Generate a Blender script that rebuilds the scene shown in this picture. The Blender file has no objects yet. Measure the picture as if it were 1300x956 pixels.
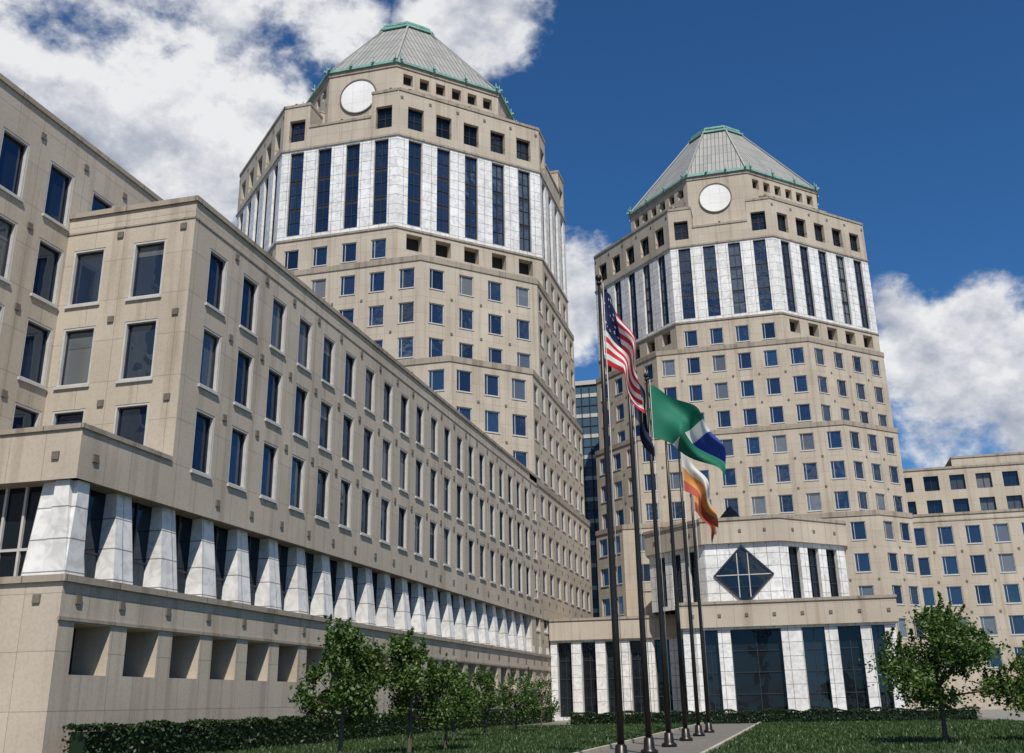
import bpy, math, random
import numpy as np
from mathutils import Matrix, Vector
R=random.Random(7)
H=1.7
S2=math.sqrt(2)
# ---------------------------------------------------------------- materials
def newmat(n):
    m=bpy.data.materials.new(n); m.use_nodes=True
    nt=m.node_tree; b=nt.nodes["Principled BSDF"]
    return m,nt,b
def N(nt,t,**k):
    n=nt.nodes.new(t)
    for a,v in k.items(): setattr(n,a,v)
    return n
def ramp(nt,fac,stops):
    r=N(nt,'ShaderNodeValToRGB'); e=r.color_ramp.elements
    e[0].position,e[0].color=stops[0][0],(*stops[0][1],1)
    e[1].position,e[1].color=stops[-1][0],(*stops[-1][1],1)
    for p,c in stops[1:-1]:
        x=e.new(p); x.color=(*c,1)
    nt.links.new(fac,r.inputs[0]); return r.outputs[0]
def mixc(nt,fac,a,b,mode='MIX'):
    m=N(nt,'ShaderNodeMix',data_type='RGBA',blend_type=mode)
    for i,v in ((0,fac),(6,a),(7,b)):
        if isinstance(v,bpy.types.NodeSocket): nt.links.new(v,m.inputs[i])
        else: m.inputs[i].default_value=v if i==0 else (*v,1)
    return m.outputs[2]
def panelmat(name,c1,c2,joint,bw,rh,mort,stain=.5,rough=.85,veins=False):
    m,nt,b=newmat(name); L=nt.links
    uv=N(nt,'ShaderNodeUVMap'); geo=N(nt,'ShaderNodeNewGeometry')
    br=N(nt,'ShaderNodeTexBrick',offset=0,squash=1)
    br.inputs['Scale'].default_value=1; br.inputs['Mortar Size'].default_value=mort
    br.inputs['Mortar Smooth'].default_value=.1
    br.inputs['Brick Width'].default_value=bw; br.inputs['Row Height'].default_value=rh
    br.inputs['Color1'].default_value=(*c1,1); br.inputs['Color2'].default_value=(*c2,1)
    br.inputs['Mortar'].default_value=(*joint,1)
    L.new(uv.outputs[0],br.inputs['Vector'])
    n1=N(nt,'ShaderNodeTexNoise'); n1.inputs['Scale'].default_value=.22; n1.inputs['Detail'].default_value=5
    L.new(geo.outputs['Position'],n1.inputs['Vector'])
    c=ramp(nt,n1.outputs[0],[(.3,(.88,.865,.85)),(.7,(1.06,1.06,1.06))])
    col=mixc(nt,1,br.outputs['Color'],c,'MULTIPLY')
    mp=N(nt,'ShaderNodeMapping'); mp.inputs['Scale'].default_value=(1.6,1.6,.07)
    L.new(geo.outputs['Position'],mp.inputs[0])
    n2=N(nt,'ShaderNodeTexNoise'); n2.inputs['Scale'].default_value=1; n2.inputs['Detail'].default_value=6
    L.new(mp.outputs[0],n2.inputs['Vector'])
    c=ramp(nt,n2.outputs[0],[(.33,(.66,.62,.58)),(.48,(1,1,1))])
    col=mixc(nt,stain,col,c,'MULTIPLY')
    n3=N(nt,'ShaderNodeTexNoise'); n3.inputs['Scale'].default_value=9 if not veins else 1.3; n3.inputs['Detail'].default_value=8
    if veins: n3.inputs['Distortion'].default_value=1.6
    L.new(geo.outputs['Position'],n3.inputs['Vector'])
    c=ramp(nt,n3.outputs[0],[(.38,(.74,.74,.75) if veins else (.91,.90,.89)),(.56,(1,1,1))])
    col=mixc(nt,.8,col,c,'MULTIPLY')
    L.new(col,b.inputs['Base Color']); b.inputs['Roughness'].default_value=rough
    bm=N(nt,'ShaderNodeBump'); bm.inputs['Strength'].default_value=.2; bm.inputs['Distance'].default_value=.02
    L.new(n3.outputs[0],bm.inputs['Height']); L.new(bm.outputs[0],b.inputs['Normal'])
    return m
STONE=panelmat('limestone',(.475,.41,.325),(.435,.372,.295),(.29,.245,.195),1.56,1.965,.016,.55)
TRIM=panelmat('limestone_trim',(.34,.285,.225),(.30,.255,.20),(.15,.13,.105),3.1,20,.03,.95)
DARKST=panelmat('weathered_stone',(.16,.135,.11),(.15,.13,.1),(.1,.09,.07),9,9,.01,.5)
MARBLE=panelmat('white_marble',(.80,.785,.755),(.73,.715,.69),(.26,.24,.22),1.15,1.17,.026,.22,.45,True)
DISC=panelmat('disc_marble',(.82,.80,.77),(.8,.78,.75),(.55,.53,.5),1.5,1.5,.015,.15,.5,False)
def simple(name,c,rough=.6,metal=0,noise=.25,scale=3):
    m,nt,b=newmat(name)
    n=N(nt,'ShaderNodeTexNoise'); n.inputs['Scale'].default_value=scale; n.inputs['Detail'].default_value=6
    g=N(nt,'ShaderNodeNewGeometry'); nt.links.new(g.outputs['Position'],n.inputs['Vector'])
    col=ramp(nt,n.outputs[0],[(.3,tuple(x*(1-noise) for x in c)),(.7,tuple(min(1,x*(1+noise)) for x in c))])
    nt.links.new(col,b.inputs['Base Color']); b.inputs['Roughness'].default_value=rough; b.inputs['Metallic'].default_value=metal
    return m
FRAME=simple('window_frame_metal',(.50,.48,.45),.45,.1,.1)
DFRAME=simple('dark_bronze_frame',(.035,.035,.04),.4,.3,.1)
COPPER=simple('green_copper',(.17,.33,.28),.6,0,.3,1.5)
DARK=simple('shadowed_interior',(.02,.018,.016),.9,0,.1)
POLE=simple('bronze_pole',(.03,.026,.024),.35,.6,.1)
ROOFG=simple('roof_membrane',(.2,.19,.18),.9)
def glassmat(name,tint,dark,blind=.16,rmin=.09,rmax=.6):
    m,nt,b=newmat(name); L=nt.links; nt.nodes.remove(b)
    out=nt.nodes['Material Output']
    at=N(nt,'ShaderNodeAttribute',attribute_name='rnd')
    geo=N(nt,'ShaderNodeNewGeometry')
    n=N(nt,'ShaderNodeTexNoise'); n.inputs['Scale'].default_value=.6; L.new(geo.outputs['Position'],n.inputs['Vector'])
    bm=N(nt,'ShaderNodeBump'); bm.inputs['Strength'].default_value=.6; bm.inputs['Distance'].default_value=.05
    L.new(n.outputs[0],bm.inputs['Height'])
    d=N(nt,'ShaderNodeBsdfDiffuse')
    c=ramp(nt,at.outputs['Fac'],[(0,dark),(1-blind-.01,tuple(x*2.4 for x in dark)),(1-blind+.01,(.07,.08,.085)),(1,(.16,.165,.16))])
    L.new(c,d.inputs['Color'])
    g=N(nt,'ShaderNodeBsdfGlossy'); g.inputs['Roughness'].default_value=.02
    fr=N(nt,'ShaderNodeMath',operation='FRACT'); mu=N(nt,'ShaderNodeMath',operation='MULTIPLY'); mu.inputs[1].default_value=17.3
    L.new(at.outputs['Fac'],mu.inputs[0]); L.new(mu.outputs[0],fr.inputs[0])
    tc=ramp(nt,fr.outputs[0],[(0,tuple(x*.55 for x in tint)),(.7,tint),(1,tuple(min(1,x*1.5) for x in tint))])
    L.new(tc,g.inputs['Color'])
    L.new(bm.outputs[0],g.inputs['Normal'])
    lw=N(nt,'ShaderNodeLayerWeight'); lw.inputs['Blend'].default_value=.4
    mr=N(nt,'ShaderNodeMapRange'); mr.inputs['To Min'].default_value=rmin; mr.inputs['To Max'].default_value=rmax
    L.new(lw.outputs['Fresnel'],mr.inputs['Value'])
    mx=N(nt,'ShaderNodeMixShader'); L.new(mr.outputs[0],mx.inputs[0]); L.new(d.outputs[0],mx.inputs[1]); L.new(g.outputs[0],mx.inputs[2])
    L.new(mx.outputs[0],out.inputs[0]); return m
GLASS=glassmat('blue_tinted_glass',(.50,.62,.82),(.008,.013,.024),.12,.12,.62)
GLASSB=glassmat('curtain_wall_glass',(.6,.75,.9),(.05,.09,.13),.1)
GLASSD=glassmat('dark_glass',(.40,.5,.66),(.006,.008,.010),.05,.06,.5)
def seammat():
    m,nt,b=newmat('standing_seam_roof'); L=nt.links
    uv=N(nt,'ShaderNodeUVMap'); br=N(nt,'ShaderNodeTexBrick',offset=0)
    br.inputs['Scale'].default_value=1; br.inputs['Brick Width'].default_value=.62; br.inputs['Row Height'].default_value=3.4
    br.inputs['Mortar Size'].default_value=.06; br.inputs['Color1'].default_value=(.34,.33,.295,1); br.inputs['Color2'].default_value=(.28,.27,.245,1)
    br.inputs['Mortar'].default_value=(.12,.12,.115,1); L.new(uv.outputs[0],br.inputs['Vector'])
    L.new(br.outputs[0],b.inputs['Base Color']); b.inputs['Roughness'].default_value=.55; b.inputs['Metallic'].default_value=.1
    return m
SEAM=seammat()
# ---------------------------------------------------------------- builder
def empty(name,loc=(0,0,0)):
    o=bpy.data.objects.new(name,None); bpy.context.scene.collection.objects.link(o); o.location=loc
    o.empty_display_size=1; return o
class B:
    def __init__(s,name):
        s.name=name; s.p={}
    def poly(s,mat,part,pts,uv,rnd=0.):
        d=s.p.setdefault(part,dict(mat=mat,v=[],f=[],uv=[],r=[]))
        i=len(d['v']); d['v']+=pts; d['f'].append(tuple(range(i,i+len(pts)))); d['uv']+=uv; d['r'].append(rnd)
    def finish(s,smooth=False):
        e=empty(s.name)
        for part,d in s.p.items():
            me=bpy.data.meshes.new(part); me.from_pydata(d['v'],[],d['f'])
            ul=me.uv_layers.new(name='UVMap'); ul.data.foreach_set('uv',np.array(d['uv'],dtype=np.float32).ravel())
            a=me.attributes.new('rnd','FLOAT','FACE'); a.data.foreach_set('value',np.array(d['r'],dtype=np.float32))
            me.materials.append(d['mat']); o=bpy.data.objects.new(part,me)
            bpy.context.scene.collection.objects.link(o); o.parent=e
        return e
class F:
    def __init__(s,x,y,ux,uy):
        s.x,s.y,s.ux,s.uy=x,y,ux,uy; s.nx,s.ny=uy,-ux
    def P(s,u,w,z): return (s.x+s.ux*u+s.nx*w, s.y+s.uy*u+s.ny*w, z+H)
def rect(b,mat,part,f,u0,u1,z0,z1,w,rnd=0.,uo=0.,w2=None):
    w2=w if w2 is None else w2
    b.poly(mat,part,[f.P(u0,w,z0),f.P(u1,w,z0),f.P(u1,w2,z1),f.P(u0,w2,z1)],[(u0+uo,z0),(u1+uo,z0),(u1+uo,z1),(u0+uo,z1)],rnd)
def obox(b,mat,part,f,u0,u1,w0,w1,z0,z1):
    P=f.P
    q=lambda a,uv: b.poly(mat,part,a,uv)
    q([P(u0,w1,z0),P(u1,w1,z0),P(u1,w1,z1),P(u0,w1,z1)],[(u0,z0),(u1,z0),(u1,z1),(u0,z1)])
    q([P(u1,w0,z0),P(u0,w0,z0),P(u0,w0,z1),P(u1,w0,z1)],[(u1,z0),(u0,z0),(u0,z1),(u1,z1)])
    q([P(u1,w1,z0),P(u1,w0,z0),P(u1,w0,z1),P(u1,w1,z1)],[(w1,z0),(w0,z0),(w0,z1),(w1,z1)])
    q([P(u0,w0,z0),P(u0,w1,z0),P(u0,w1,z1),P(u0,w0,z1)],[(w0,z0),(w1,z0),(w1,z1),(w0,z1)])
    q([P(u0,w1,z1),P(u1,w1,z1),P(u1,w0,z1),P(u0,w0,z1)],[(u0,w1),(u1,w1),(u1,w0),(u0,w0)])
    q([P(u0,w0,z0),P(u1,w0,z0),P(u1,w1,z0),P(u0,w1,z0)],[(u0,w0),(u1,w0),(u1,w1),(u0,w1)])
def window(b,f,u0,u1,z0,z1,kind,wallmat,wallpart,depth):
    P=f.P
    for a in ([P(u0,0,z0),P(u0,-depth,z0),P(u0,-depth,z1),P(u0,0,z1)],[P(u1,-depth,z0),P(u1,0,z0),P(u1,0,z1),P(u1,-depth,z1)],
              [P(u0,0,z0),P(u1,0,z0),P(u1,-depth,z0),P(u0,-depth,z0)],[P(u0,-depth,z1),P(u1,-depth,z1),P(u1,0,z1),P(u0,0,z1)]):
        b.poly(wallmat,wallpart,a,[(0.2,z0+.3),(0.3,z0+.3),(.3,z0+.6),(.2,z0+.6)])
    r=R.random()
    if kind=='open':
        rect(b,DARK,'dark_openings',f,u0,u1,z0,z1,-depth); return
    gm,gp=(GLASS,'window_glass') if kind!='dark' else (GLASSD,'dark_window_glass')
    rect(b,gm,gp,f,u0,u1,z0,z1,-depth,r)
    w0,w1=-depth+.01,-depth+.12
    fm,fp=(FRAME,'window_frames') if kind in('std','small') else (DFRAME,'dark_frames')
    t=.09
    if kind=='std':
        # deep projecting light metal surround with a dark sash inside
        t=.1; w1=-depth+.24
        obox(b,fm,fp,f,u0,u0+t,w0,w1,z0,z1); obox(b,fm,fp,f,u1-t,u1,w0,w1,z0,z1)
        obox(b,fm,fp,f,u0+t,u1-t,w0,w1,z0,z0+t); obox(b,fm,fp,f,u0+t,u1-t,w0,w1,z1-t,z1)
        s=.06; w2=-depth+.08
        obox(b,DFRAME,'dark_frames',f,u0+t,u0+t+s,w0,w2,z0+t,z1-t); obox(b,DFRAME,'dark_frames',f,u1-t-s,u1-t,w0,w2,z0+t,z1-t)
        obox(b,DFRAME,'dark_frames',f,u0+t+s,u1-t-s,w0,w2,z0+t,z0+t+s); obox(b,DFRAME,'dark_frames',f,u0+t+s,u1-t-s,w0,w2,z1-t-s,z1-t)
        if r>.6:
            zz=z1-t-(z1-z0)*R.choice([.12,.2,.3]); rect(b,GLASSB,'roller_blinds',f,u0+t+s,u1-t-s,zz,z1-t-s,-depth+.012,.95)
        obox(b,FRAME,'window_sills',f,u0-.06,u1+.06,-depth+.24,.1,z0-.12,z0)
        return
    obox(b,fm,fp,f,u0,u0+t,w0,w1,z0,z1); obox(b,fm,fp,f,u1-t,u1,w0,w1,z0,z1)
    obox(b,fm,fp,f,u0+t,u1-t,w0,w1,z0,z0+t); obox(b,fm,fp,f,u0+t,u1-t,w0,w1,z1-t,z1)
    if kind=='small':
        um=u0+(u1-u0)*.22
        obox(b,FRAME,'window_sills',f,u0-.05,u1+.05,-depth+.12,.07,z0-.1,z0)
        obox(b,fm,fp,f,um-.03,um+.03,w0,w1-.04,z0+t,z1-t)
    if kind in('tall','dark'):
        um=(u0+u1)/2
        obox(b,DFRAME,'dark_frames',f,um-.04,um+.04,w0,w1-.03,z0+t,z1-t)
        n=max(1,int(round((z1-z0)/1.9)))
        for i in range(1,n):
            zz=z0+(z1-z0)*i/n
            obox(b,DFRAME,'dark_frames',f,u0+t,um-.04,w0,w1-.05,zz-.04,zz+.04)
            obox(b,DFRAME,'dark_frames',f,um+.04,u1-t,w0,w1-.05,zz-.04,zz+.04)
def facade(b,f,u0,u1,z0,z1,wins,mat=STONE,part='stone_walls',depth=.35,uo=0.):
    us=sorted(set([u0,u1]+[round(w[0],4) for w in wins]+[round(w[1],4) for w in wins]))
    zs=sorted(set([z0,z1]+[round(w[2],4) for w in wins]+[round(w[3],4) for w in wins]))
    hole=set()
    for w in wins:
        a=[i for i in range(len(us)-1) if w[0]-1e-3<(us[i]+us[i+1])/2<w[1]+1e-3]
        c=[i for i in range(len(zs)-1) if w[2]-1e-3<(zs[i]+zs[i+1])/2<w[3]+1e-3]
        hole|={(i,j) for i in a for j in c}
        window(b,f,w[0],w[1],w[2],w[3],w[4],mat,part,w[5] if len(w)>5 else depth)
    for j in range(len(zs)-1):
        i=0
        while i<len(us)-1:
            if (i,j) in hole: i+=1; continue
            k=i
            while k+1<len(us)-1 and (k+1,j) not in hole: k+=1
            rect(b,mat,part,f,us[i],us[k+1],zs[j],zs[j+1],0,0,uo)
            i=k+1
def boss(b,f,u,z,s=.2):
    obox(b,DARKST,'stone_bosses',f,u-s,u+s,.003,.07,z-s,z+s)
# ---------------------------------------------------------------- octagonal towers
def octv(cx,cy,a,leg):
    g=a-leg
    return [(cx-g,cy-a),(cx+g,cy-a),(cx+a,cy-g),(cx+a,cy+g),(cx+g,cy+a),(cx-g,cy+a),(cx-a,cy+g),(cx-a,cy-g)]
def frames(cx,cy,a,leg):
    out=[]
    for k in range(8):
        an=-math.pi/2+k*math.pi/4; nx,ny=math.cos(an),math.sin(an)
        d=a if k%2==0 else (2*a-leg)/S2
        W=2*(a-leg) if k%2==0 else leg*S2
        out.append((F(cx+nx*d,cy+ny*d,-ny,nx),W))
    return out
def slab(b,mat,part,cx,cy,a,leg,z0,z1,a2=None,leg2=None):
    v0=octv(cx,cy,a,leg); v1=octv(cx,cy,a2,leg2) if a2 else v0
    for i in range(8):
        j=(i+1)%8; p,q=v0[i],v0[j]; r,s=v1[j],v1[i]
        L=math.dist(p,q); L2=math.dist(r,s); sl=math.hypot(z1-z0,(math.dist(p,(cx,cy))-math.dist(s,(cx,cy))))
        b.poly(mat,part,[(*p,z0+H),(*q,z0+H),(*r,z1+H),(*s,z1+H)],[(-L/2,0 if a2 else z0),(L/2,0 if a2 else z0),(L2/2,sl if a2 else z1),(-L2/2,sl if a2 else z1)])
    b.poly(mat,part,[(*p,z1+H) for p in v1],[p for p in v1])
    b.poly(mat,part,[(*p,z0+H) for p in v0[::-1]],[p for p in v0[::-1]])
def cols(n,pitch): return [(i-(n-1)/2)*pitch for i in range(n)]
def tower(cx,cy):
    b=B('office_tower'); A=20.6
    ZB,ZT=49.8,61.3
    levels=[(-H,22.1,4.4,9,3.4,2,3.0),(22.1,34.0,7.1,8,3.45,3,3.3),(34.0,45.85,10.4,6,3.45,4,3.6),(45.85,ZB,13.4,4,3.5,5,3.6)]
    sills=[46.1-3.95*k for k in range(12)]
    for li,(z0,z1,leg,nf,pf,nd,pd) in enumerate(levels):
        for k,(f,W) in enumerate(frames(cx,cy,A,leg)):
            wins=[]
            p_=pf if k%2==0 else pd
            cs=cols(nf,pf) if k%2==0 else cols(nd,pd)
            for s in sills:
                if s<z0+.05 or s>z1-1 or s<6.5: continue
                for c in cs:
                    if li==3 and k%2==1: wins.append((c-.95,c+.95,47.3,49.2,'open',1.0))
                    else: wins.append((c-.9,c+.9,s+.15,s+2.45,'small'))
                    if k in(0,1,2,7) and abs(c+p_/2)<W/2-.3 and s-.75>z0+.2: boss(b,f,c+p_/2,s-.75,.13)
            facade(b,f,-W/2,W/2,z0,z1,wins,depth=.22)
        if li<3:
            slab(b,TRIM,'stone_copings',cx,cy,A+.1,leg+.06,z1-.5,z1+.12)
            slab(b,ROOFG,'setback_decks',cx,cy,A-.3,leg,z1+.1,z1+.16)
    # marble band
    slab(b,TRIM,'stone_copings',cx,cy,A+.12,13.4+.07,ZB-.15,ZB+.1)
    for k,(f,W) in enumerate(frames(cx,cy,A,13.4)):
        cs=cols(4,3.5) if k%2==0 else cols(5,3.62)
        facade(b,f,-W/2,W/2,ZB+.1,ZT,[(c-.85,c+.85,ZB+.55,ZT-.25,'tall') for c in cs],MARBLE,'marble_band',.4,uo=.57)
        for c in cs:
            for q in (1,2):
                zz=ZB+.55+(ZT-.8-ZB)*q/3; rect(b,DFRAME,'spandrels',f,c-.76,c-.05,zz-.45,zz+.1,-.385); rect(b,DFRAME,'spandrels',f,c+.05,c+.76,zz-.45,zz+.1,-.385)
    slab(b,TRIM,'stone_copings',cx,cy,A+.14,13.4+.08,ZT-.02,ZT+.22)
    slab(b,ROOFG,'setback_decks',cx,cy,A-.6,13.4,ZT+.3,ZT+.9)
    PT=67.6; zb=ZT+.22
    for k,(f,W) in enumerate(frames(cx,cy,A,13.4)):
        if k%2:
            cs=cols(5,3.62)
            facade(b,f,-W/2,W/2,zb,PT,[(c-1.0,c+1.0,ZT+1.2,ZT+4.1,'dark',.6) for c in cs])
            for i in range(6):
                u=(i-2.5)*3.62; 
                if abs(u)<W/2-.3: boss(b,f,u,PT-1.2,.17)
            b.poly(TRIM,'stone_copings',[f.P(-W/2,.1,PT+.003),f.P(W/2,.1,PT+.003),f.P(W/2-1.4,-3.4,PT+.003),f.P(-W/2+1.4,-3.4,PT+.003)],[(0,0),(W,0),(W,3),(0,3)])
            rect(b,TRIM,'stone_copings',f,-W/2,W/2,PT-.35,PT,.1)
            b.poly(TRIM,'stone_copings',[f.P(-W/2,0,PT-.35),f.P(W/2,0,PT-.35),f.P(W/2,.1,PT-.35),f.P(-W/2,.1,PT-.35)],[(0,0)]*4)
            rect(b,STONE,'stone_walls',f,W/2-1.4,-W/2+1.4,zb,PT,-3.4)
        else:
            h=W/2; wi=3.3; dp=3.3
            for s in (-1,1):
                a0,a1=(-h,-h+wi) if s<0 else (h-wi,h); c=-h+1.75 if s<0 else h-1.75
                facade(b,f,a0,a1,zb,PT-.4,[(c-1.0,c+1.0,ZT+1.2,ZT+4.1,'dark',.6)])
                ui=a1 if s<0 else a0
                q=[f.P(ui,0,zb),f.P(ui,-dp,zb),f.P(ui,-dp,PT-.4),f.P(ui,0,PT-.4)]
                b.poly(STONE,'stone_walls',q if s<0 else q[::-1],[(0,zb),(4,zb),(4,PT),(0,PT)])
                obox(b,TRIM,'bay_copings',f,a0+(.05 if s<0 else -.06),a1+(.06 if s<0 else -.05),-dp,.09,PT-.4,PT-.06)
            facade(b,f,-h+wi,h-wi,zb,64.1,[])
            obox(b,TRIM,'stone_copings',f,-h+wi,h-wi,-.5,.1,64.1,64.4)
    # top drum
    A2,l2=14.7,10.2; Z2=75.3
    slab(b,STONE,'stone_shoulders',cx,cy,A2+1.3,l2+1.6,ZT+.9,66.4)
    for k,(f,W) in enumerate(frames(cx,cy,A2,l2)):
        wins=[]
        if k%2: wins=[(c-.65,c+.65,72.5,74.1,'open',.7) for c in cols(6,2.25)]
        facade(b,f,-W/2,W/2,ZT+.9,Z2,wins)
        if k%2:
            for c in cols(6,2.25): boss(b,f,c+.9,71.4,.1)
            obox(b,STONE,'stone_shoulders_high',f,-W/2+1.0,W/2-1.0,.02,2.3,66.3,70.2)
            obox(b,TRIM,'shoulder_coping',f,-W/2+.95,W/2-.95,.02,2.4,70.2,70.45)
        else:
            n=40; r=2.3; zc=71.35; du=-.45
            pts=[f.P(du+r*math.cos(2*math.pi*i/n),.12,zc+r*math.sin(2*math.pi*i/n)) for i in range(n)]
            b.poly(DISC,'round_marble_disc',pts,[(r*math.cos(2*math.pi*i/n)+.75,zc+r*math.sin(2*math.pi*i/n)) for i in range(n)])
            r2=2.44
            for i in range(n):
                t0,t1=2*math.pi*i/n,2*math.pi*(i+1)/n
                b.poly(TRIM,'disc_rim',[f.P(du+r*math.cos(t0),.2,zc+r*math.sin(t0)),f.P(du+r2*math.cos(t0),.2,zc+r2*math.sin(t0)),f.P(du+r2*math.cos(t1),.2,zc+r2*math.sin(t1)),f.P(du+r*math.cos(t1),.2,zc+r*math.sin(t1))],[(0,0)]*4)
                b.poly(TRIM,'disc_rim',[f.P(du+r2*math.cos(t0),0,zc+r2*math.sin(t0)),f.P(du+r2*math.cos(t1),0,zc+r2*math.sin(t1)),f.P(du+r2*math.cos(t1),.2,zc+r2*math.sin(t1)),f.P(du+r2*math.cos(t0),.2,zc+r2*math.sin(t0))],[(0,0)]*4)
    slab(b,TRIM,'stone_copings',cx,cy,A2+.12,l2+.07,Z2-.5,Z2)
    slab(b,COPPER,'copper_cornice',cx,cy,A2+.35,l2+.2,Z2+.01,Z2+.3)
    slab(b,COPPER,'copper_cornice_top',cx,cy,A2-.1,l2,Z2+.3,Z2+.7)
    slab(b,SEAM,'metal_roof',cx,cy,A2-.3,l2-.1,Z2+.7,88.6,4.2,2.4)
    slab(b,COPPER,'copper_cap',cx,cy,4.6,2.7,88.6,88.9)
    slab(b,COPPER,'copper_cap_upper',cx,cy,4.0,2.4,89.5,89.8)
    for (x,y) in octv(cx,cy,3.9,2.3):
        f=F(x,y,1,0); obox(b,COPPER,'cap_posts',f,-.1,.1,-.1,.1,88.9,89.5)
    v0=octv(cx,cy,A2-.25,l2-.1); v1=octv(cx,cy,4.25,2.4)
    for p,q in zip(v0,v1):
        w=.12; 
        n=Vector((p[0]-cx,p[1]-cy,0)).normalized(); t=Vector((-n.y,n.x,0))
        P0=Vector((*p,Z2+.72+H)); Q0=Vector((*q,88.62+H)); up=Vector((0,0,.14))+n*.1
        a,c,d,e=P0-t*w,P0+t*w,Q0+t*w,Q0-t*w
        b.poly(SEAM,'roof_hips',[tuple(a+up),tuple(c+up),tuple(d+up),tuple(e+up)],[(0.2,.2)]*4)
        b.poly(SEAM,'roof_hips',[tuple(a),tuple(a+up),tuple(e+up),tuple(e)],[(0.2,.2)]*4)
        b.poly(SEAM,'roof_hips',[tuple(c+up),tuple(c),tuple(d),tuple(d+up)],[(0.2,.2)]*4)
    for k,(f,W) in enumerate(frames(cx,cy,A2+.2,l2)):
        for c in cols(4,W/3.2):
            obox(b,COPPER,'lightning_rods',f,c-.05,c+.05,-.05,.05,Z2+.3,Z2+1.3); obox(b,COPPER,'roof_floodlights',f,c-.16,c+.16,.06,.4,Z2+.35,Z2+.6)
    for k,(f,W) in enumerate(frames(cx,cy,A,13.4)):
        for c in cols(3,W/2.4):
            zz=PT+.01 if k%2 else (PT-.05 if abs(c)>W*.3 else 64.41)
            obox(b,DFRAME,'parapet_floodlights',f,c-.14,c+.14,-.7,-.4,zz,zz+.45)
    return b.finish()
T1=(-45.45,116.7); T2=(-4.9,157.3)
tower(*T1); tower(*T2)
# ---------------------------------------------------------------- near wing with arcade
b=B('office_wing_building')
XR,Y0,YE=-24.75,37.5,103.5
SR=[17.6,13.7,9.8]; WH=2.8; PITCH=3.12
YP=31.6
f=F(XR,YP,0,1)
wc=[39.75-YP+PITCH*i for i in range(21)]
u0=Y0-YP; u1=YE-YP
facade(b,f,u0,u1,8.0,22.1,[(c-.8,c+.8,s,s+WH,'std') for c in wc for s in SR],depth=.26)
facade(b,f,0,u0,8.0,9.87,[])
for c in wc:
    for z in (8.75,12.75,16.7,20.9): boss(b,f,c+PITCH/2,z,.15)
obox(b,TRIM,'stone_copings',f,u0-.1,u1,-.6,.1,22.1,22.35)
obox(b,TRIM,'stone_copings',f,u0+.0,u1,.003,.04,21.25,21.33)
obox(b,TRIM,'stone_copings',f,-.08,u0-.11,-.5,.08,9.87,10.05)
obox(b,STONE,'podium_parapet_back',f,.5,u0-.02,-.5,-.003,9.0,9.87)
LEN=131-YP
za,zb_=4.5,8.0
pc=[c-PITCH/2 for c in ([wc[0]-PITCH*2,wc[0]-PITCH]+wc)]+[wc[-1]+PITCH*(i+.5) for i in range(9)]
def pier(b,f,u0,u1,z0,z1,wb,wt,back,m=MARBLE,part='marble_piers',tap=.14):
    P=f.P
    b.poly(m,part,[P(u0,wb,z0),P(u1,wb,z0),P(u1-tap,wt,z1),P(u0+tap,wt,z1)],[(u0,z0),(u1,z0),(u1,z1),(u0,z1)])
    b.poly(m,part,[P(u1,wb,z0),P(u1,back,z0),P(u1-tap,back,z1),P(u1-tap,wt,z1)],[(wb,z0),(back,z0),(back,z1),(wt,z1)])
    b.poly(m,part,[P(u0,back,z0),P(u0,wb,z0),P(u0+tap,wt,z1),P(u0+tap,back,z1)],[(back,z0),(wb,z0),(wt,z1),(back,z1)])
BK=-1.0
for i,c in enumerate(pc):
    if c>LEN-1 or i==0: continue
    pier(b,f,c-.62,c+.62,za,zb_,-.02,-.4,BK)
pier(b,f,0.02,pc[0]+.8,za,zb_,-.02,-.4,BK)
for i,c in enumerate(pc[:-1]):
    a0,a1=c+.45,pc[i+1]-.45
    if a1>LEN: break
    rect(b,GLASSD,'arcade_glass',f,a0,a1,za,zb_,BK+.12,R.random()*.8)
    obox(b,DFRAME,'arcade_frames',f,(a0+a1)/2-.04,(a0+a1)/2+.04,BK+.13,BK+.2,za,zb_)
    obox(b,DFRAME,'arcade_frames',f,a0,a1,BK+.125,BK+.18,za+1.1,za+1.18)
b.poly(STONE,'stone_walls',[f.P(0,BK,zb_),f.P(LEN,BK,zb_),f.P(LEN,0,zb_),f.P(0,0,zb_)],[(0,0)]*4)
b.poly(STONE,'stone_walls',[f.P(0,0,za),f.P(LEN,0,za),f.P(LEN,BK,za),f.P(0,BK,za)],[(0,0)]*4)
facade(b,f,u1,LEN,8.0,9.0,[])
ops=[]
for i,c in enumerate(pc[:-1]):
    m=(c+pc[i+1])/2
    if m<LEN-2: ops.append((m-1.05,m+1.05,1.2,2.95,'open',1.5))
facade(b,f,0,LEN,-H,za,ops)
obox(b,TRIM,'stone_ledges',f,-.12,LEN,.003,.14,4.32,4.56)
obox(b,TRIM,'stone_ledges',f,-.08,LEN,.003,.07,3.0,3.12)
for c in pc:
    if 0.5<c<LEN: boss(b,f,c,3.75,.15)
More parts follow.
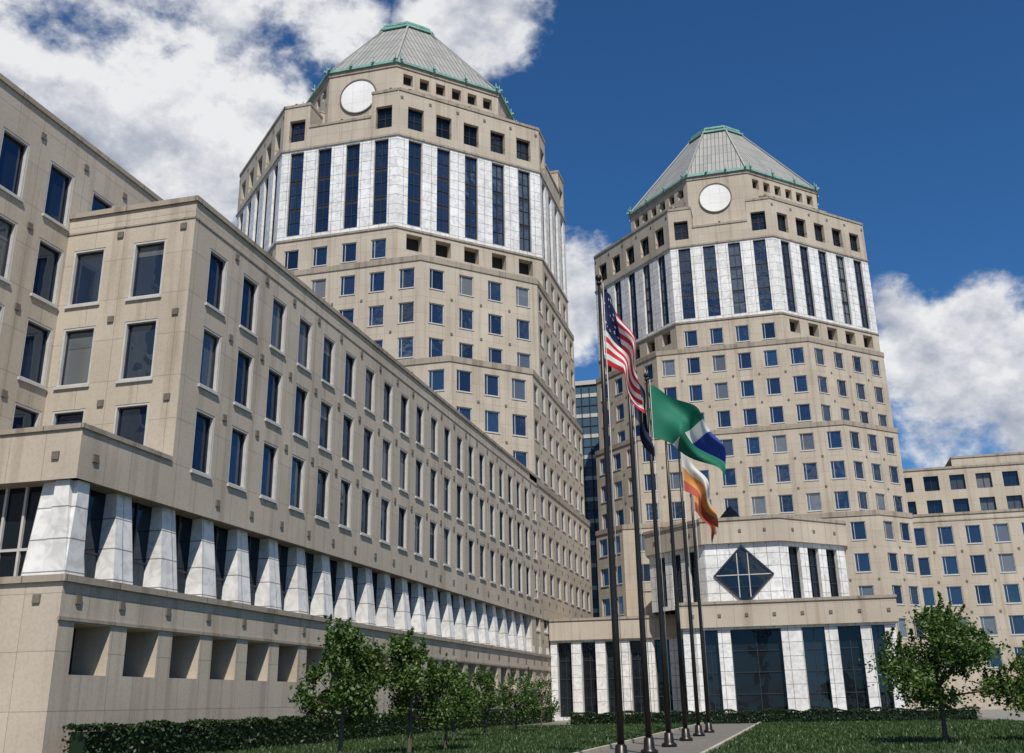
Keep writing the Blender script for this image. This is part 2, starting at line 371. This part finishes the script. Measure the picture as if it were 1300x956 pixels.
# podium front
g=F(-45,YP,1,0); W=45+XR
facade(b,g,0,W,8.0,9.87,[]); 
obox(b,TRIM,'stone_copings',g,0,W-.5,-.5,.085,9.87,10.055)
pier(b,g,W-1.85,W-.02,za,zb_,-.02,-.4,BK)
pier(b,g,W-7.0,W-5.4,za,zb_,-.02,-.4,BK); pier(b,g,W-12,W-9.4,za,zb_,-.02,-.4,BK)
for a0,a1 in ((W-5.4,W-1.85),(W-9.4,W-7.0)):
    rect(b,GLASSD,'podium_glass',g,a0,a1,za,zb_,-.9,.3)
    n=4
    for i in range(n+1):
        u=a0+(a1-a0)*i/n; obox(b,FRAME,'podium_mullions',g,u-.05,u+.05,-.89,-.78,za,zb_)
    obox(b,FRAME,'podium_mullions',g,a0+.06,a1-.06,-.89,-.8,za+1.1,za+1.2)
b.poly(STONE,'stone_walls',[g.P(0,BK,zb_),g.P(W,BK,zb_),g.P(W,0,zb_),g.P(0,0,zb_)],[(0,0)]*4)
b.poly(STONE,'stone_walls',[g.P(0,0,za-.002),g.P(W,0,za-.002),g.P(W,BK,za-.002),g.P(0,BK,za-.002)],[(0,0)]*4)
facade(b,g,0,W,-H,za,[(W-7.5,W-2.6,-H+.05,2.9,'open',2.5)])
obox(b,TRIM,'stone_ledges',g,0,W+.003,.003,.12,4.32,4.56)
for z in(3.75,8.9): boss(b,g,W-1.0,z,.15); boss(b,f,.9,z,.15)
b.poly(ROOFG,'podium_deck',[(-45,YP+.1,9.2+H),(XR-.1,YP+.1,9.2+H),(XR-.1,Y0,9.2+H),(-45,Y0,9.2+H)],[(0,0)]*4)
XL=-31.5
g=F(XL,Y0,1,0); W=XR-XL
facade(b,g,0,W,9.0,22.1,[(c-.85,c+.85,s,s+WH,'std') for c in (1.3,4.5) for s in SR],depth=.26)
for z in (12.75,16.7,20.9):
    for u in (2.9,6.2): boss(b,g,u,z,.15)
obox(b,TRIM,'stone_copings',g,0,W-.6,-.6,.105,22.1,22.355)
obox(b,TRIM,'stone_copings',g,0,W+.003,.003,.045,21.25,21.335)
g=F(XL,24,0,1); WL=YE-24
cw=[36.5-24+PITCH*i for i in range(-3,9)]
facade(b,g,0,WL,9.0,26.3,[(c-.85,c+.85,s,s+WH,'std') for c in cw for s in [21.55]+SR if not(c>Y0-24-.5 and s<20)],depth=.26)
for c in cw:
    for z in (12.75,16.7,20.6,25.2): 
        if c<12 or z>22.5: boss(b,g,c+PITCH/2,z,.15)
obox(b,TRIM,'stone_copings',g,-.1,WL,-.6,.1,26.3,26.55)
facade(b,g,0,7.6,-H,9.0,[])
g=F(-60,24,1,0); facade(b,g,0,60+XL,-H,26.3,[])
b.poly(ROOFG,'flat_roofs',[(-60,24,26.2+H),(XL,24,26.2+H),(XL,YE,26.2+H),(-60,YE,26.2+H)],[(0,0)]*4)
b.poly(ROOFG,'flat_roofs',[(XL,Y0,21.9+H),(XR,Y0,21.9+H),(XR,YE,21.9+H),(XL,YE,21.9+H)],[(0,0)]*4)
g=F(XR,YE,-1,0); facade(b,g,0,35,-H,22.1,[])
b.finish()
# ---------------------------------------------------------------- right rear wing
b=B('office_annex_building')
g=F(8,148,1,0); W=80
cc=[2+3.45*i for i in range(22)]
facade(b,g,0,W,-H,22.8,[(c-.95,c+.95,s,s+2.4,'small',.22) for c in cc for s in (18.9,15.0,11.1,7.2,3.3)])
obox(b,TRIM,'stone_copings',g,-.1,W,-.6,.12,22.8,23.1)
obox(b,TRIM,'stone_ledges',g,0,W,.003,.07,22.0,22.15)
for c in cc:
    for z in (18.0,14.1,10.2): boss(b,g,c+1.72,z,.14)
g2=F(8,154,1,0)
facade(b,g2,0,W,20,30.2,[(c-1,c+1,s,s+2.1,'dark',.5) for c in cc for s in (23.8,27.2)])
obox(b,TRIM,'stone_copings',g2,-.1,W,-.6,.12,30.2,30.5)
b.poly(ROOFG,'flat_roofs',[(8,148,22.7+H),(88,148,22.7+H),(88,154,22.7+H),(8,154,22.7+H)],[(0,0)]*4)
b.poly(ROOFG,'flat_roofs',[(8,154,30+H),(88,154,30+H),(88,180,30+H),(8,180,30+H)],[(0,0)]*4)
g3=F(24,158,1,0); facade(b,g3,0,12,30,32.4,[]); obox(b,TRIM,'stone_copings',g3,0,12,-8,.1,32.4,32.7)
b.finish()
# ---------------------------------------------------------------- glass building between towers
b=B('glass_office_building')
for g,W in ((F(-60,182,1,0),44),(F(-16,182,0,1),30)):
    rect(b,GLASSB,'curtain_wall',g,0,W,-H,56,0,.2)
    for i in range(int(W/1.5)+1): obox(b,DFRAME,'mullions',g,i*1.5-.08,i*1.5+.08,.003,.2,-H,56)
    for j in range(15): obox(b,FRAME,'floor_bands',g,0,W,.003,.12,j*3.9-1,j*3.9-.3)
    for j in range(15): obox(b,DFRAME,'transoms',g,0,W,.003,.1,j*3.9+1.2,j*3.9+1.32)
g=F(-60,182,1,0); obox(b,FRAME,'roof_cap',g,-.2,44.2,-30,.3,56,56.8)
b.finish()
# ---------------------------------------------------------------- entrance pavilion
b=B('entrance_pavilion')
cx,cy,A,leg=-4.3,109.5,9.5,6.0
ZP=8.3
for k,(f,W) in enumerate(frames(cx,cy,A,leg)):
    if k==0:
        facade(b,f,-W/2,W/2,ZP,13.9,[],MARBLE,'marble_walls')
        c,r=10.95,2.55
        P=f.P; D=[(0,c-r),(r,c),(0,c+r),(-r,c)]
        b.poly(GLASSD,'diamond_glass',[P(u,.03,z) for u,z in D],D,.1)
        r2=r+.22; D2=[(0,c-r2),(r2,c),(0,c+r2),(-r2,c)]
        for i in range(4):
            j=(i+1)%4
            b.poly(DFRAME,'diamond_frame',[P(D2[i][0],.16,D2[i][1]),P(D2[j][0],.16,D2[j][1]),P(D[j][0],.16,D[j][1]),P(D[i][0],.16,D[i][1])],[(0,0)]*4)
            b.poly(DFRAME,'diamond_frame',[P(D2[i][0],0,D2[i][1]),P(D2[j][0],0,D2[j][1]),P(D2[j][0],.16,D2[j][1]),P(D2[i][0],.16,D2[i][1])],[(0,0)]*4)
        for u in (-.5,.5):
            h=r-abs(u); obox(b,FRAME,'diamond_bars',f,u-.04,u+.04,.035,.12,c-h,c+h)
        h=r; obox(b,FRAME,'diamond_bars',f,-h,h,.035,.11,c-.04,c+.04)
        for z in (-1.1,):
            h=r-abs(z); obox(b,DFRAME,'diamond_bars_dark',f,-h,h,.035,.10,c+z-.04,c+z+.04)
    else:
        cs=cols(3,2.45) if k%2 else cols(2,2.6)
        facade(b,f,-W/2,W/2,ZP,13.9,[(c-.72,c+.72,ZP+.4,13.5,'dark',.5) for c in cs],MARBLE,'marble_walls')
slab(b,STONE,'roof_slab',cx,cy,A+.35,leg+.2,13.9,16.0)
slab(b,TRIM,'roof_slab_coping',cx,cy,A+.45,leg+.26,16.0,16.3)
for k,(f,W) in enumerate(frames(cx,cy,A+.35,leg+.2)):
    for c in cols(3,W/3.2): boss(b,f,c,15.0,.13)
slab(b,DFRAME,'glass_lantern_curb',cx-1,cy-5,1.4,.8,16.3,16.7)
slab(b,GLASSD,'glass_lantern',cx-1,cy-5,1.3,.8,16.7,18.2,.05,.03)
g=F(-10,97,1,0); W=18.2
opn=[(1.6,3.1),(4.2,8.6),(10.4,12.3),(13.4,15.3),(16.2,17.3)]
facade(b,g,0,W,-H,6.1,[(a,c,-H+.3,5.9,'dark',.7) for a,c in opn],MARBLE,'marble_walls')
obox(b,STONE,'podium_band',g,-.3,W+.3,-14,.35,6.1,8.1)
obox(b,TRIM,'podium_coping',g,-.4,W+.4,-14,.45,8.1,8.35)
for i in range(8): boss(b,F(g.x,g.y-.35,1,0),1+i*2.4,7.1,.14)
g=F(8.2,97,0,1); facade(b,g,0,40,-H,6.1,[(1.5+3.4*i,3.6+3.4*i,-H+.3,5.9,'dark',.7) for i in range(10)],MARBLE,'marble_walls')
g=F(XR+.05,107.5,1,0); W=15.1
facade(b,g,0,W,-H,6.0,[(.7+2.5*i,2.2+2.5*i,-H+.3,5.8,'dark',.9) for i in range(6)],MARBLE,'marble_walls')
obox(b,STONE,'colonnade_band',g,0,W-.4,-12,.3,6.0,7.9); obox(b,TRIM,'colonnade_coping',g,0,W-.4,-12,.4,7.9,8.15)
g=F(XR+.05,118,1,0); obox(b,STONE,'link_building',g,6.5,20,-20,0,-H,12.5)
facade(b,F(XR+.05,117.9,1,0),6.5,20,8,12.4,[(8+2.6*i,9.5+2.6*i,9,11.6,'dark') for i in range(4)])
b.finish()
# ---------------------------------------------------------------- flags
def flagmat(kind):
    m,nt,b=newmat('flag_'+kind); L=nt.links
    uv=N(nt,'ShaderNodeUVMap'); sp=N(nt,'ShaderNodeSeparateXYZ'); L.new(uv.outputs[0],sp.inputs[0]); U,V=sp.outputs[0],sp.outputs[1]
    def M(op,a,c,d=None):
        n=N(nt,'ShaderNodeMath',operation=op)
        for i,v in enumerate((a,c,d)):
            if v is None: continue
            if isinstance(v,(int,float)): n.inputs[i].default_value=v
            else: L.new(v,n.inputs[i])
        return n.outputs[0]
    if kind=='us':
        st=M('LESS_THAN',M('FRACT',M('MULTIPLY',V,6.5),0),.5)
        col=mixc(nt,st,(.75,.73,.7),(.5,.02,.03))
        can=M('MULTIPLY',M('LESS_THAN',U,.4),M('LESS_THAN',V,.54))
        vo=N(nt,'ShaderNodeTexVoronoi'); vo.inputs['Scale'].default_value=14; L.new(uv.outputs[0],vo.inputs['Vector'])
        star=M('LESS_THAN',vo.outputs['Distance'],.25)
        cc=mixc(nt,star,(.012,.02,.08),(.6,.6,.6))
        col=mixc(nt,can,col,cc)
    elif kind=='navy':
        vo=N(nt,'ShaderNodeVectorMath',operation='DISTANCE'); L.new(uv.outputs[0],vo.inputs[0]); vo.inputs[1].default_value=(.5,.5,0)
        col=mixc(nt,M('LESS_THAN',vo.outputs['Value'],.16),(.012,.018,.05),(.35,.3,.15))
    elif kind=='green':
        q=M('ADD',U,M('MULTIPLY',M('SUBTRACT',V,.5),.5))
        c1=mixc(nt,M('GREATER_THAN',q,.5),(.01,.17,.10),(.78,.78,.76))
        c2=mixc(nt,M('GREATER_THAN',q,.66),c1,(.03,.06,.32))
        col=mixc(nt,M('MULTIPLY',M('GREATER_THAN',V,.62),M('GREATER_THAN',U,.35)),c2,(.01,.15,.085))
    else:
        c1=mixc(nt,M('GREATER_THAN',V,.45),(.72,.7,.64),(.62,.28,.08))
        col=mixc(nt,M('GREATER_THAN',V,.75),c1,(.42,.08,.05))
    L.new(col,b.inputs['Base Color']); b.inputs['Roughness'].default_value=.75
    tr=N(nt,'ShaderNodeBsdfTranslucent'); L.new(col,tr.inputs[0]); mx=N(nt,'ShaderNodeMixShader'); mx.inputs[0].default_value=.3
    L.new(b.outputs[0],mx.inputs[1]); L.new(tr.outputs[0],mx.inputs[2]); L.new(mx.outputs[0],nt.nodes['Material Output'].inputs[0])
    return m
def cyl(name,segs,mat,par,n=14):
    v=[];fc=[]
    for (r,z) in segs:
        for i in range(n):
            t=2*math.pi*i/n; v.append((r*math.cos(t),r*math.sin(t),z))
    for k in range(len(segs)-1):
        for i in range(n):
            j=(i+1)%n; fc.append((k*n+i,k*n+j,(k+1)*n+j,(k+1)*n+i))
    fc.append(tuple(range(n))[::-1]); fc.append(tuple((len(segs)-1)*n+i for i in range(n)))
    me=bpy.data.meshes.new(name); me.from_pydata(v,[],fc); me.materials.append(mat)
    for p in me.polygons: p.use_smooth=True
    o=bpy.data.objects.new(name,me); bpy.context.scene.collection.objects.link(o); o.parent=par; return o
def flagpole(x,y,kind,hoist,vec,top,ph,amp=.16):
    HT=15.0
    e=empty('flagpole',(x,y,0))
    cyl('pole_shaft',[(.11,0),(.105,4),(.085,10),(.045,HT)],POLE,e)
    cyl('pole_base',[(.3,0),(.3,.12),(.2,.18),(.17,.5),(.11,.55)],POLE,e)
    cyl('finial',[(.02,HT),(.09,HT+.04),(.12,HT+.12),(.09,HT+.2),(.02,HT+.24)],POLE,e)
    cyl('truck',[(.08,HT-.12),(.08,HT-.02)],POLE,e)
    if not kind: return
    nu,nv=60,30; v=[];uv=[];fc=[]
    rx,ry=math.cos(math.radians(14.7)),math.sin(math.radians(14.7))
    for i in range(nu+1):
        s=i/nu
        for j in range(nv+1):
            h=j/nv
            dx=vec[0]*(s**.85); dz=vec[1]*(s**1.25)
            fold=math.sin(s*9+h*3.2+ph)*amp*min(1,s*3)+math.sin(s*4-h*7+ph*2)*amp*.9*min(1,s*2)
            f2=math.cos(s*8+h*4+ph)*amp*.7*min(1,s*3)
            hh=h*hoist*(1-.22*s)
            a=dx+f2; w=fold*1.6
            v.append((.1+a*rx+w*ry, a*ry-w*rx, HT-top-hh+dz+ .12*math.sin(6*s+ph)*s)); uv.append((s,h))
    for i in range(nu):
        for j in range(nv):
            a=i*(nv+1)+j; fc.append((a,a+nv+1,a+nv+2,a+1))
    me=bpy.data.meshes.new('flag'); me.from_pydata(v,[],fc); ul=me.uv_layers.new(name='UVMap')
    for l in me.loops: ul.data[l.index].uv=uv[l.vertex_index]
    me.materials.append(flagmat(kind))
    for p in me.polygons: p.use_smooth=True
    o=bpy.data.objects.new('flag',me); bpy.context.scene.collection.objects.link(o); o.parent=e
    cyl('halyard',[(.012,1.2),(.012,HT-.1)],FRAME,e,6).location=(.15,-.05,0)
PX=-5.25
flagpole(PX,31.6,'us',2.6,(1.1,-2.2),.35,.4)
flagpole(PX,37.4,'navy',2.3,(.6,-2.4),.9,1.7,.13)
flagpole(PX,43.0,'green',2.4,(2.9,-2.5),.3,2.6,.22)
flagpole(PX,49.2,None,0,0,0,0)
flagpole(PX,55.3,'orange',2.4,(1.6,-2.6),.3,.9,.2)
flagpole(PX,61.2,'orange',2.3,(1.1,-2.4),.5,4.,.18)
# ---------------------------------------------------------------- vegetation
def leafmat(name,c0,c1):
    m,nt,b=newmat(name); L=nt.links
    at=N(nt,'ShaderNodeAttribute',attribute_name='rnd')
    col=ramp(nt,at.outputs['Fac'],[(0,c0),(1,c1)]); L.new(col,b.inputs['Base Color']); b.inputs['Roughness'].default_value=.5
    tr=N(nt,'ShaderNodeBsdfTranslucent'); L.new(col,tr.inputs[0]); mx=N(nt,'ShaderNodeMixShader'); mx.inputs[0].default_value=.35
    L.new(b.outputs[0],mx.inputs[1]); L.new(tr.outputs[0],mx.inputs[2]); L.new(mx.outputs[0],nt.nodes['Material Output'].inputs[0])
    return m
LEAF=leafmat('leaves',(.03,.07,.012),(.11,.18,.035))
LEAFL=leafmat('light_leaves',(.08,.13,.02),(.17,.24,.05))
LEAFD=leafmat('hedge_leaves',(.012,.03,.008),(.035,.07,.018))
BARK=simple('bark',(.09,.07,.05),.9,0,.3,8)
def leaves(name,P,size,mat,rng,par=None,up=.35):
    n=len(P); nrm=rng.normal(size=(n,3)); nrm[:,2]=abs(nrm[:,2])+up; nrm/=np.linalg.norm(nrm,axis=1)[:,None]
    t=rng.normal(size=(n,3)); t-=nrm*(t*nrm).sum(1)[:,None]; t/=np.linalg.norm(t,axis=1)[:,None]; bt=np.cross(nrm,t)
    s=size*rng.uniform(.6,1.3,n)[:,None]
    V=np.stack([P-t*s*.6,P+bt*s*.34,P+t*s*.6,P-bt*s*.34],1).reshape(-1,3)
    me=bpy.data.meshes.new(name); me.vertices.add(4*n); me.vertices.foreach_set('co',V.ravel().astype(np.float32))
    me.loops.add(4*n); me.loops.foreach_set('vertex_index',np.arange(4*n,dtype=np.int32))
    me.polygons.add(n); me.polygons.foreach_set('loop_start',np.arange(0,4*n,4,dtype=np.int32)); me.polygons.foreach_set('loop_total',np.full(n,4,dtype=np.int32))
    me.update(calc_edges=True); a=me.attributes.new('rnd','FLOAT','FACE'); a.data.foreach_set('value',rng.random(n).astype(np.float32))
    me.materials.append(mat); o=bpy.data.objects.new(name,me); bpy.context.scene.collection.objects.link(o)
    if par: o.parent=par
    return o
def limb(v,fc,p,q,r0,r1,n=7):
    p,q=Vector(p),Vector(q); d=(q-p).normalized(); a=d.orthogonal().normalized(); c=d.cross(a); i0=len(v)
    for o,r in ((p,r0),(q,r1)):
        for i in range(n):
            t=2*math.pi*i/n; v.append(tuple(o+a*math.cos(t)*r+c*math.sin(t)*r))
    for i in range(n):
        j=(i+1)%n; fc.append((i0+i,i0+j,i0+n+j,i0+n+i))
def tree(x,y,h,r,seed,mat=LEAF,nleaf=9000,name='tree'):
    rng=np.random.default_rng(seed); e=empty(name,(x,y,0)); v=[];fc=[]
    tb=h*.3
    limb(v,fc,(0,0,0),(.05,0,tb),.11*h/5,.08*h/5); limb(v,fc,(.05,0,tb),(0,.05,h*.75),.08*h/5,.03)
    cl=[]
    for i in range(24):
        an=rng.uniform(0,2*math.pi); zz=rng.uniform(.3,.93); prof=math.sin(min(1,(1.05-zz)/.65)*math.pi/2)**.8
        rr=r*prof*rng.uniform(.35,1.0)
        c=np.array([rr*math.cos(an),rr*math.sin(an),h*zz]); cl.append(c)
        st=(0,0,tb+ (c[2]-tb)*.35 if c[2]>tb else tb); limb(v,fc,st,tuple(c),.035,.012,5)
    me=bpy.data.meshes.new('trunk'); me.from_pydata(v,[],fc); me.materials.append(BARK); o=bpy.data.objects.new('trunk_and_limbs',me); bpy.context.scene.collection.objects.link(o); o.parent=e
    P=[]
    per=nleaf//len(cl)
    for c in cl:
        k=int(per*.5); P.append(c+rng.normal(size=(k,3))*np.array([r*.16,r*.16,h*.04]))
        for s in range(6):
            d=np.array([rng.normal()*.35,rng.normal()*.35,1.]); d/=np.linalg.norm(d); L=rng.uniform(.35,.95)*h/5
            m=int(per*.085); t=rng.random(m)[:,None]; st=c+rng.normal(size=3)*r*.12
            P.append(st+d*L*t+rng.normal(size=(m,3))*(.07*(1.15-t)))
    leaves('foliage',np.concatenate(P),.14*(h/5)**.3,mat,rng,e)
tree(-14.9,33.6,4.3,1.3,1); tree(-13.9,37.4,4.0,1.3,2,nleaf=8000); tree(-13.9,41.5,3.3,1.3,3,nleaf=6000)
tree(-16.2,49.5,3.2,1.4,4,nleaf=5000); tree(-17,57.5,3.4,1.3,5,nleaf=5000); tree(-17.5,66,3.3,1.6,6,nleaf=5000); tree(-17.8,74,3.2,1.5,8,nleaf=4000)
tree(5.0,44.6,5.0,2.7,11,nleaf=20000); tree(8.6,45.5,3.2,1.7,12,LEAFL); tree(12.5,52,3.6,2.0,13)
def hedge(p,q,wd,ht,n,seed,mat=LEAFD,size=.09):
    rng=np.random.default_rng(seed); p=np.array(p,dtype=float);q=np.array(q,dtype=float); d=q-p; L=np.linalg.norm(d); d=d/L; nn=np.array([-d[1],d[0]])
    s=rng.random(n)*L; w=rng.uniform(-1,1,n); z=rng.random(n)
    k=rng.random(n)<.5; z=np.where(k,1-np.abs(rng.normal(size=n))*.05,z); w=np.where(k,w,np.sign(w)*(1-np.abs(rng.normal(size=n))*.12))
    und=.06*np.sin(s*1.7)+.05*np.sin(s*4.1+1)
    P=np.stack([p[0]+d[0]*s+nn[0]*w*wd/2,p[1]+d[1]*s+nn[1]*w*wd/2,z*(ht+und)],1)
    e=empty('hedge'); leaves('hedge_foliage',P,size,mat,rng,e)
    f=F(p[0],p[1],d[0],d[1]); bb=B('x'); obox(bb,LEAFD,'hedge_core',f,.3,L-.3,-wd/2+.15,wd/2-.15,-H,ht-H-.16)
    D=bb.p['hedge_core']; me=bpy.data.meshes.new('hedge_core'); me.from_pydata(D['v'],[],D['f']); me.materials.append(LEAFD)
    o=bpy.data.objects.new('hedge_core',me); bpy.context.scene.collection.objects.link(o); o.parent=e
hedge((-23.2,31),(-23.2,100),.9,1.2,30000,22,size=.15)
hedge((-18,84),(12,84),1.4,.9,16000,23,size=.14)
# ---------------------------------------------------------------- ground
def sheet(name,x0,x1,y0,y1,z,mat):
    me=bpy.data.meshes.new(name); me.from_pydata([(x0,y0,z),(x1,y0,z),(x1,y1,z),(x0,y1,z)],[],[(0,1,2,3)]); me.materials.append(mat)
    o=bpy.data.objects.new(name,me); bpy.context.scene.collection.objects.link(o); return o
GR=simple('ground_concrete',(.20,.19,.17),.9,0,.2,.8)
LW=simple('lawn_soil',(.03,.05,.015),.9,0,.45,2.5)
def pavmat():
    m,nt,b=newmat('plaza_pavers'); g=N(nt,'ShaderNodeNewGeometry'); br=N(nt,'ShaderNodeTexBrick'); br.inputs['Scale'].default_value=1
    br.inputs['Brick Width'].default_value=1.2; br.inputs['Row Height'].default_value=.6; br.inputs['Mortar Size'].default_value=.012
    br.inputs['Color1'].default_value=(.16,.145,.125,1); br.inputs['Color2'].default_value=(.13,.12,.10,1); br.inputs['Mortar'].default_value=(.07,.06,.055,1)
    nt.links.new(g.outputs['Position'],br.inputs['Vector']); nt.links.new(br.outputs[0],b.inputs['Base Color']); b.inputs['Roughness'].default_value=.85; return m
sheet('ground',-1500,1500,-1500,1500,0,GR)
sheet('plaza_paving',-24.6,14,-10,97,.006,pavmat())
sheet('lawn',-22.4,-7.5,18,82,.03,LW); sheet('lawn',-3.2,13.5,18,82,.03,LW)
# grass blades: one mass of upright leaf-sized faces
def grass():
    rng=np.random.default_rng(5); n=90000
    y=18+64*rng.random(n)**1.8; left=rng.random(n)<.5
    x=np.where(left,rng.uniform(-22.4,-7.5,n),rng.uniform(-3.2,13.5,n))
    h=rng.uniform(.06,.16,n)*(1+.4*np.sin(x*1.3)*np.sin(y*.9)); a=rng.uniform(0,2*math.pi,n); w=.02+.0006*y
    dx=np.cos(a)*w; dy=np.sin(a)*w; lx=rng.normal(size=n)*.04; ly=rng.normal(size=n)*.04; z=np.full(n,.025)
    V=np.stack([np.stack([x-dx,y-dy,z],1),np.stack([x+dx,y+dy,z],1),np.stack([x+lx,y+ly,z+h],1)],1).reshape(-1,3)
    me=bpy.data.meshes.new('grass'); me.vertices.add(3*n); me.vertices.foreach_set('co',V.ravel().astype(np.float32))
    me.loops.add(3*n); me.loops.foreach_set('vertex_index',np.arange(3*n,dtype=np.int32))
    me.polygons.add(n); me.polygons.foreach_set('loop_start',np.arange(0,3*n,3,dtype=np.int32)); me.polygons.foreach_set('loop_total',np.full(n,3,dtype=np.int32))
    me.update(calc_edges=True); at=me.attributes.new('rnd','FLOAT','FACE'); at.data.foreach_set('value',rng.random(n).astype(np.float32))
    me.materials.append(leafmat('grass_blades',(.025,.055,.012),(.07,.12,.03))); o=bpy.data.objects.new('grass',me); bpy.context.scene.collection.objects.link(o)
grass()
b=B('stone_kerb')
for x in (-7.5,-3.35):
    obox(b,STONE,'kerb_stones',F(x,18,0,1),0,64,-.0,.15,-H,-H+.14)
b.finish()
# ---------------------------------------------------------------- sky / light
sun_az=Vector((.42,-.91,0)).normalized(); el=math.radians(52)
sd=Vector((sun_az.x*math.cos(el),sun_az.y*math.cos(el),math.sin(el)))
w=bpy.data.worlds.new('World'); bpy.context.scene.world=w; w.use_nodes=True; nt=w.node_tree; L=nt.links
bg=nt.nodes['Background']; bg.inputs[1].default_value=.1
sky=N(nt,'ShaderNodeTexSky',sky_type='NISHITA'); sky.sun_disc=False; sky.sun_elevation=el
sky.sun_rotation=math.atan2(sd.x,sd.y); sky.air_density=1; sky.dust_density=.2; sky.ozone_density=3
tc=N(nt,'ShaderNodeTexCoord'); D=tc.outputs['Generated']
skyc=mixc(nt,1,sky.outputs[0],(.29,.62,.92),'MULTIPLY')
def VM(op,a,bv):
    n=N(nt,'ShaderNodeVectorMath',operation=op); L.new(a,n.inputs[0]); n.inputs[1].default_value=bv; return n.outputs
def MT(op,a,c):
    n=N(nt,'ShaderNodeMath',operation=op)
    for i,x in enumerate((a,c)):
        if isinstance(x,(int,float)): n.inputs[i].default_value=x
        else: L.new(x,n.inputs[i])
    return n.outputs[0]
mask=None
for c,r,s in [((-.56,.66,.50),.38,1),((-.47,.70,.53),.17,.85),((-.36,.73,.60),.12,.7),((-.235,.770,.59),.13,1),((-.172,.913,.36),.11,.95),((.184,.941,.262),.16,1),((.20,.96,.2),.19,1),((.115,.93,.31),.08,.85),((-.6,.6,.4),.35,.9),((.3,.9,.15),.3,.9),((0,-.8,.5),.9,.6),((.9,.1,.4),.7,.65)]:
    v=Vector(c).normalized(); d=VM('DISTANCE',D,tuple(v))['Value']
    mr=N(nt,'ShaderNodeMapRange',interpolation_type='SMOOTHSTEP'); mr.inputs['From Min'].default_value=r; mr.inputs['From Max'].default_value=r*.15
    mr.inputs['To Min'].default_value=0; mr.inputs['To Max'].default_value=s; L.new(d,mr.inputs['Value'])
    mask=mr.outputs[0] if mask is None else MT('MAXIMUM',mask,mr.outputs[0])
mp=N(nt,'ShaderNodeMapping'); mp.inputs['Scale'].default_value=(1,1,1.3); mp.inputs['Location'].default_value=(.37,.1,.2); L.new(D,mp.inputs[0])
def cn(vec,sc,det,rough=.5):
    n=N(nt,'ShaderNodeTexNoise'); n.inputs['Scale'].default_value=sc; n.inputs['Detail'].default_value=det; n.inputs['Roughness'].default_value=rough
    L.new(vec,n.inputs['Vector']); return n.outputs[0]
def field(vec):
    return MT('ADD',MT('MULTIPLY',cn(vec,4.6,12,.6),.72),MT('MULTIPLY',cn(vec,16,9,.6),.28))
n1=field(mp.outputs[0])
off=VM('ADD',mp.outputs[0],tuple(sd*.022))['Vector']; n2=field(off)
dens=MT('ADD',n1,MT('MULTIPLY',mask,.33))
mr=N(nt,'ShaderNodeMapRange',interpolation_type='SMOOTHSTEP'); mr.inputs['From Min'].default_value=.655; mr.inputs['From Max'].default_value=.765; L.new(dens,mr.inputs['Value'])
low=cn(mp.outputs[0],7.5,7,.55)
lit=MT('ADD',MT('MULTIPLY',MT('SUBTRACT',n1,n2),4.2),MT('ADD',MT('MULTIPLY',low,1.5),-.05))
thick=N(nt,'ShaderNodeMapRange'); thick.inputs['From Min'].default_value=.74; thick.inputs['From Max'].default_value=1.0; thick.inputs['To Min'].default_value=.1; thick.inputs['To Max'].default_value=-.40; L.new(dens,thick.inputs['Value'])
lit=MT('ADD',lit,thick.outputs[0])
cc=ramp(nt,lit,[(.1,(2.9,3.3,4.1)),(.45,(4.8,5.1,5.9)),(.85,(8.3,8.35,8.5))])
col=mixc(nt,mr.outputs[0],skyc,cc)
L.new(col,bg.inputs[0])
sl=bpy.data.lights.new('sun','SUN'); sl.energy=5.0; sl.angle=math.radians(.53); sl.color=(1,.955,.88)
so=bpy.data.objects.new('sun',sl); bpy.context.scene.collection.objects.link(so); so.rotation_euler=(-sd).to_track_quat('-Z','Y').to_euler()
# ---------------------------------------------------------------- camera
cd=bpy.data.cameras.new('camera'); cam=bpy.data.objects.new('camera',cd); bpy.context.scene.collection.objects.link(cam)
cd.sensor_width=36; cd.sensor_fit='HORIZONTAL'; cd.lens=36*1306/1300; cd.shift_y=-45/1300; cd.clip_start=.1; cd.clip_end=5000
cam.matrix_world=Matrix.Translation((0,0,H))@Matrix.Rotation(math.radians(14.7),4,'Z')@Matrix.Rotation(math.radians(90+19.4),4,'X')@Matrix.Rotation(math.radians(-1),4,'Z')
sc=bpy.context.scene; sc.camera=cam
sc.view_settings.view_transform='Standard'; sc.view_settings.look='None'; sc.view_settings.exposure=0
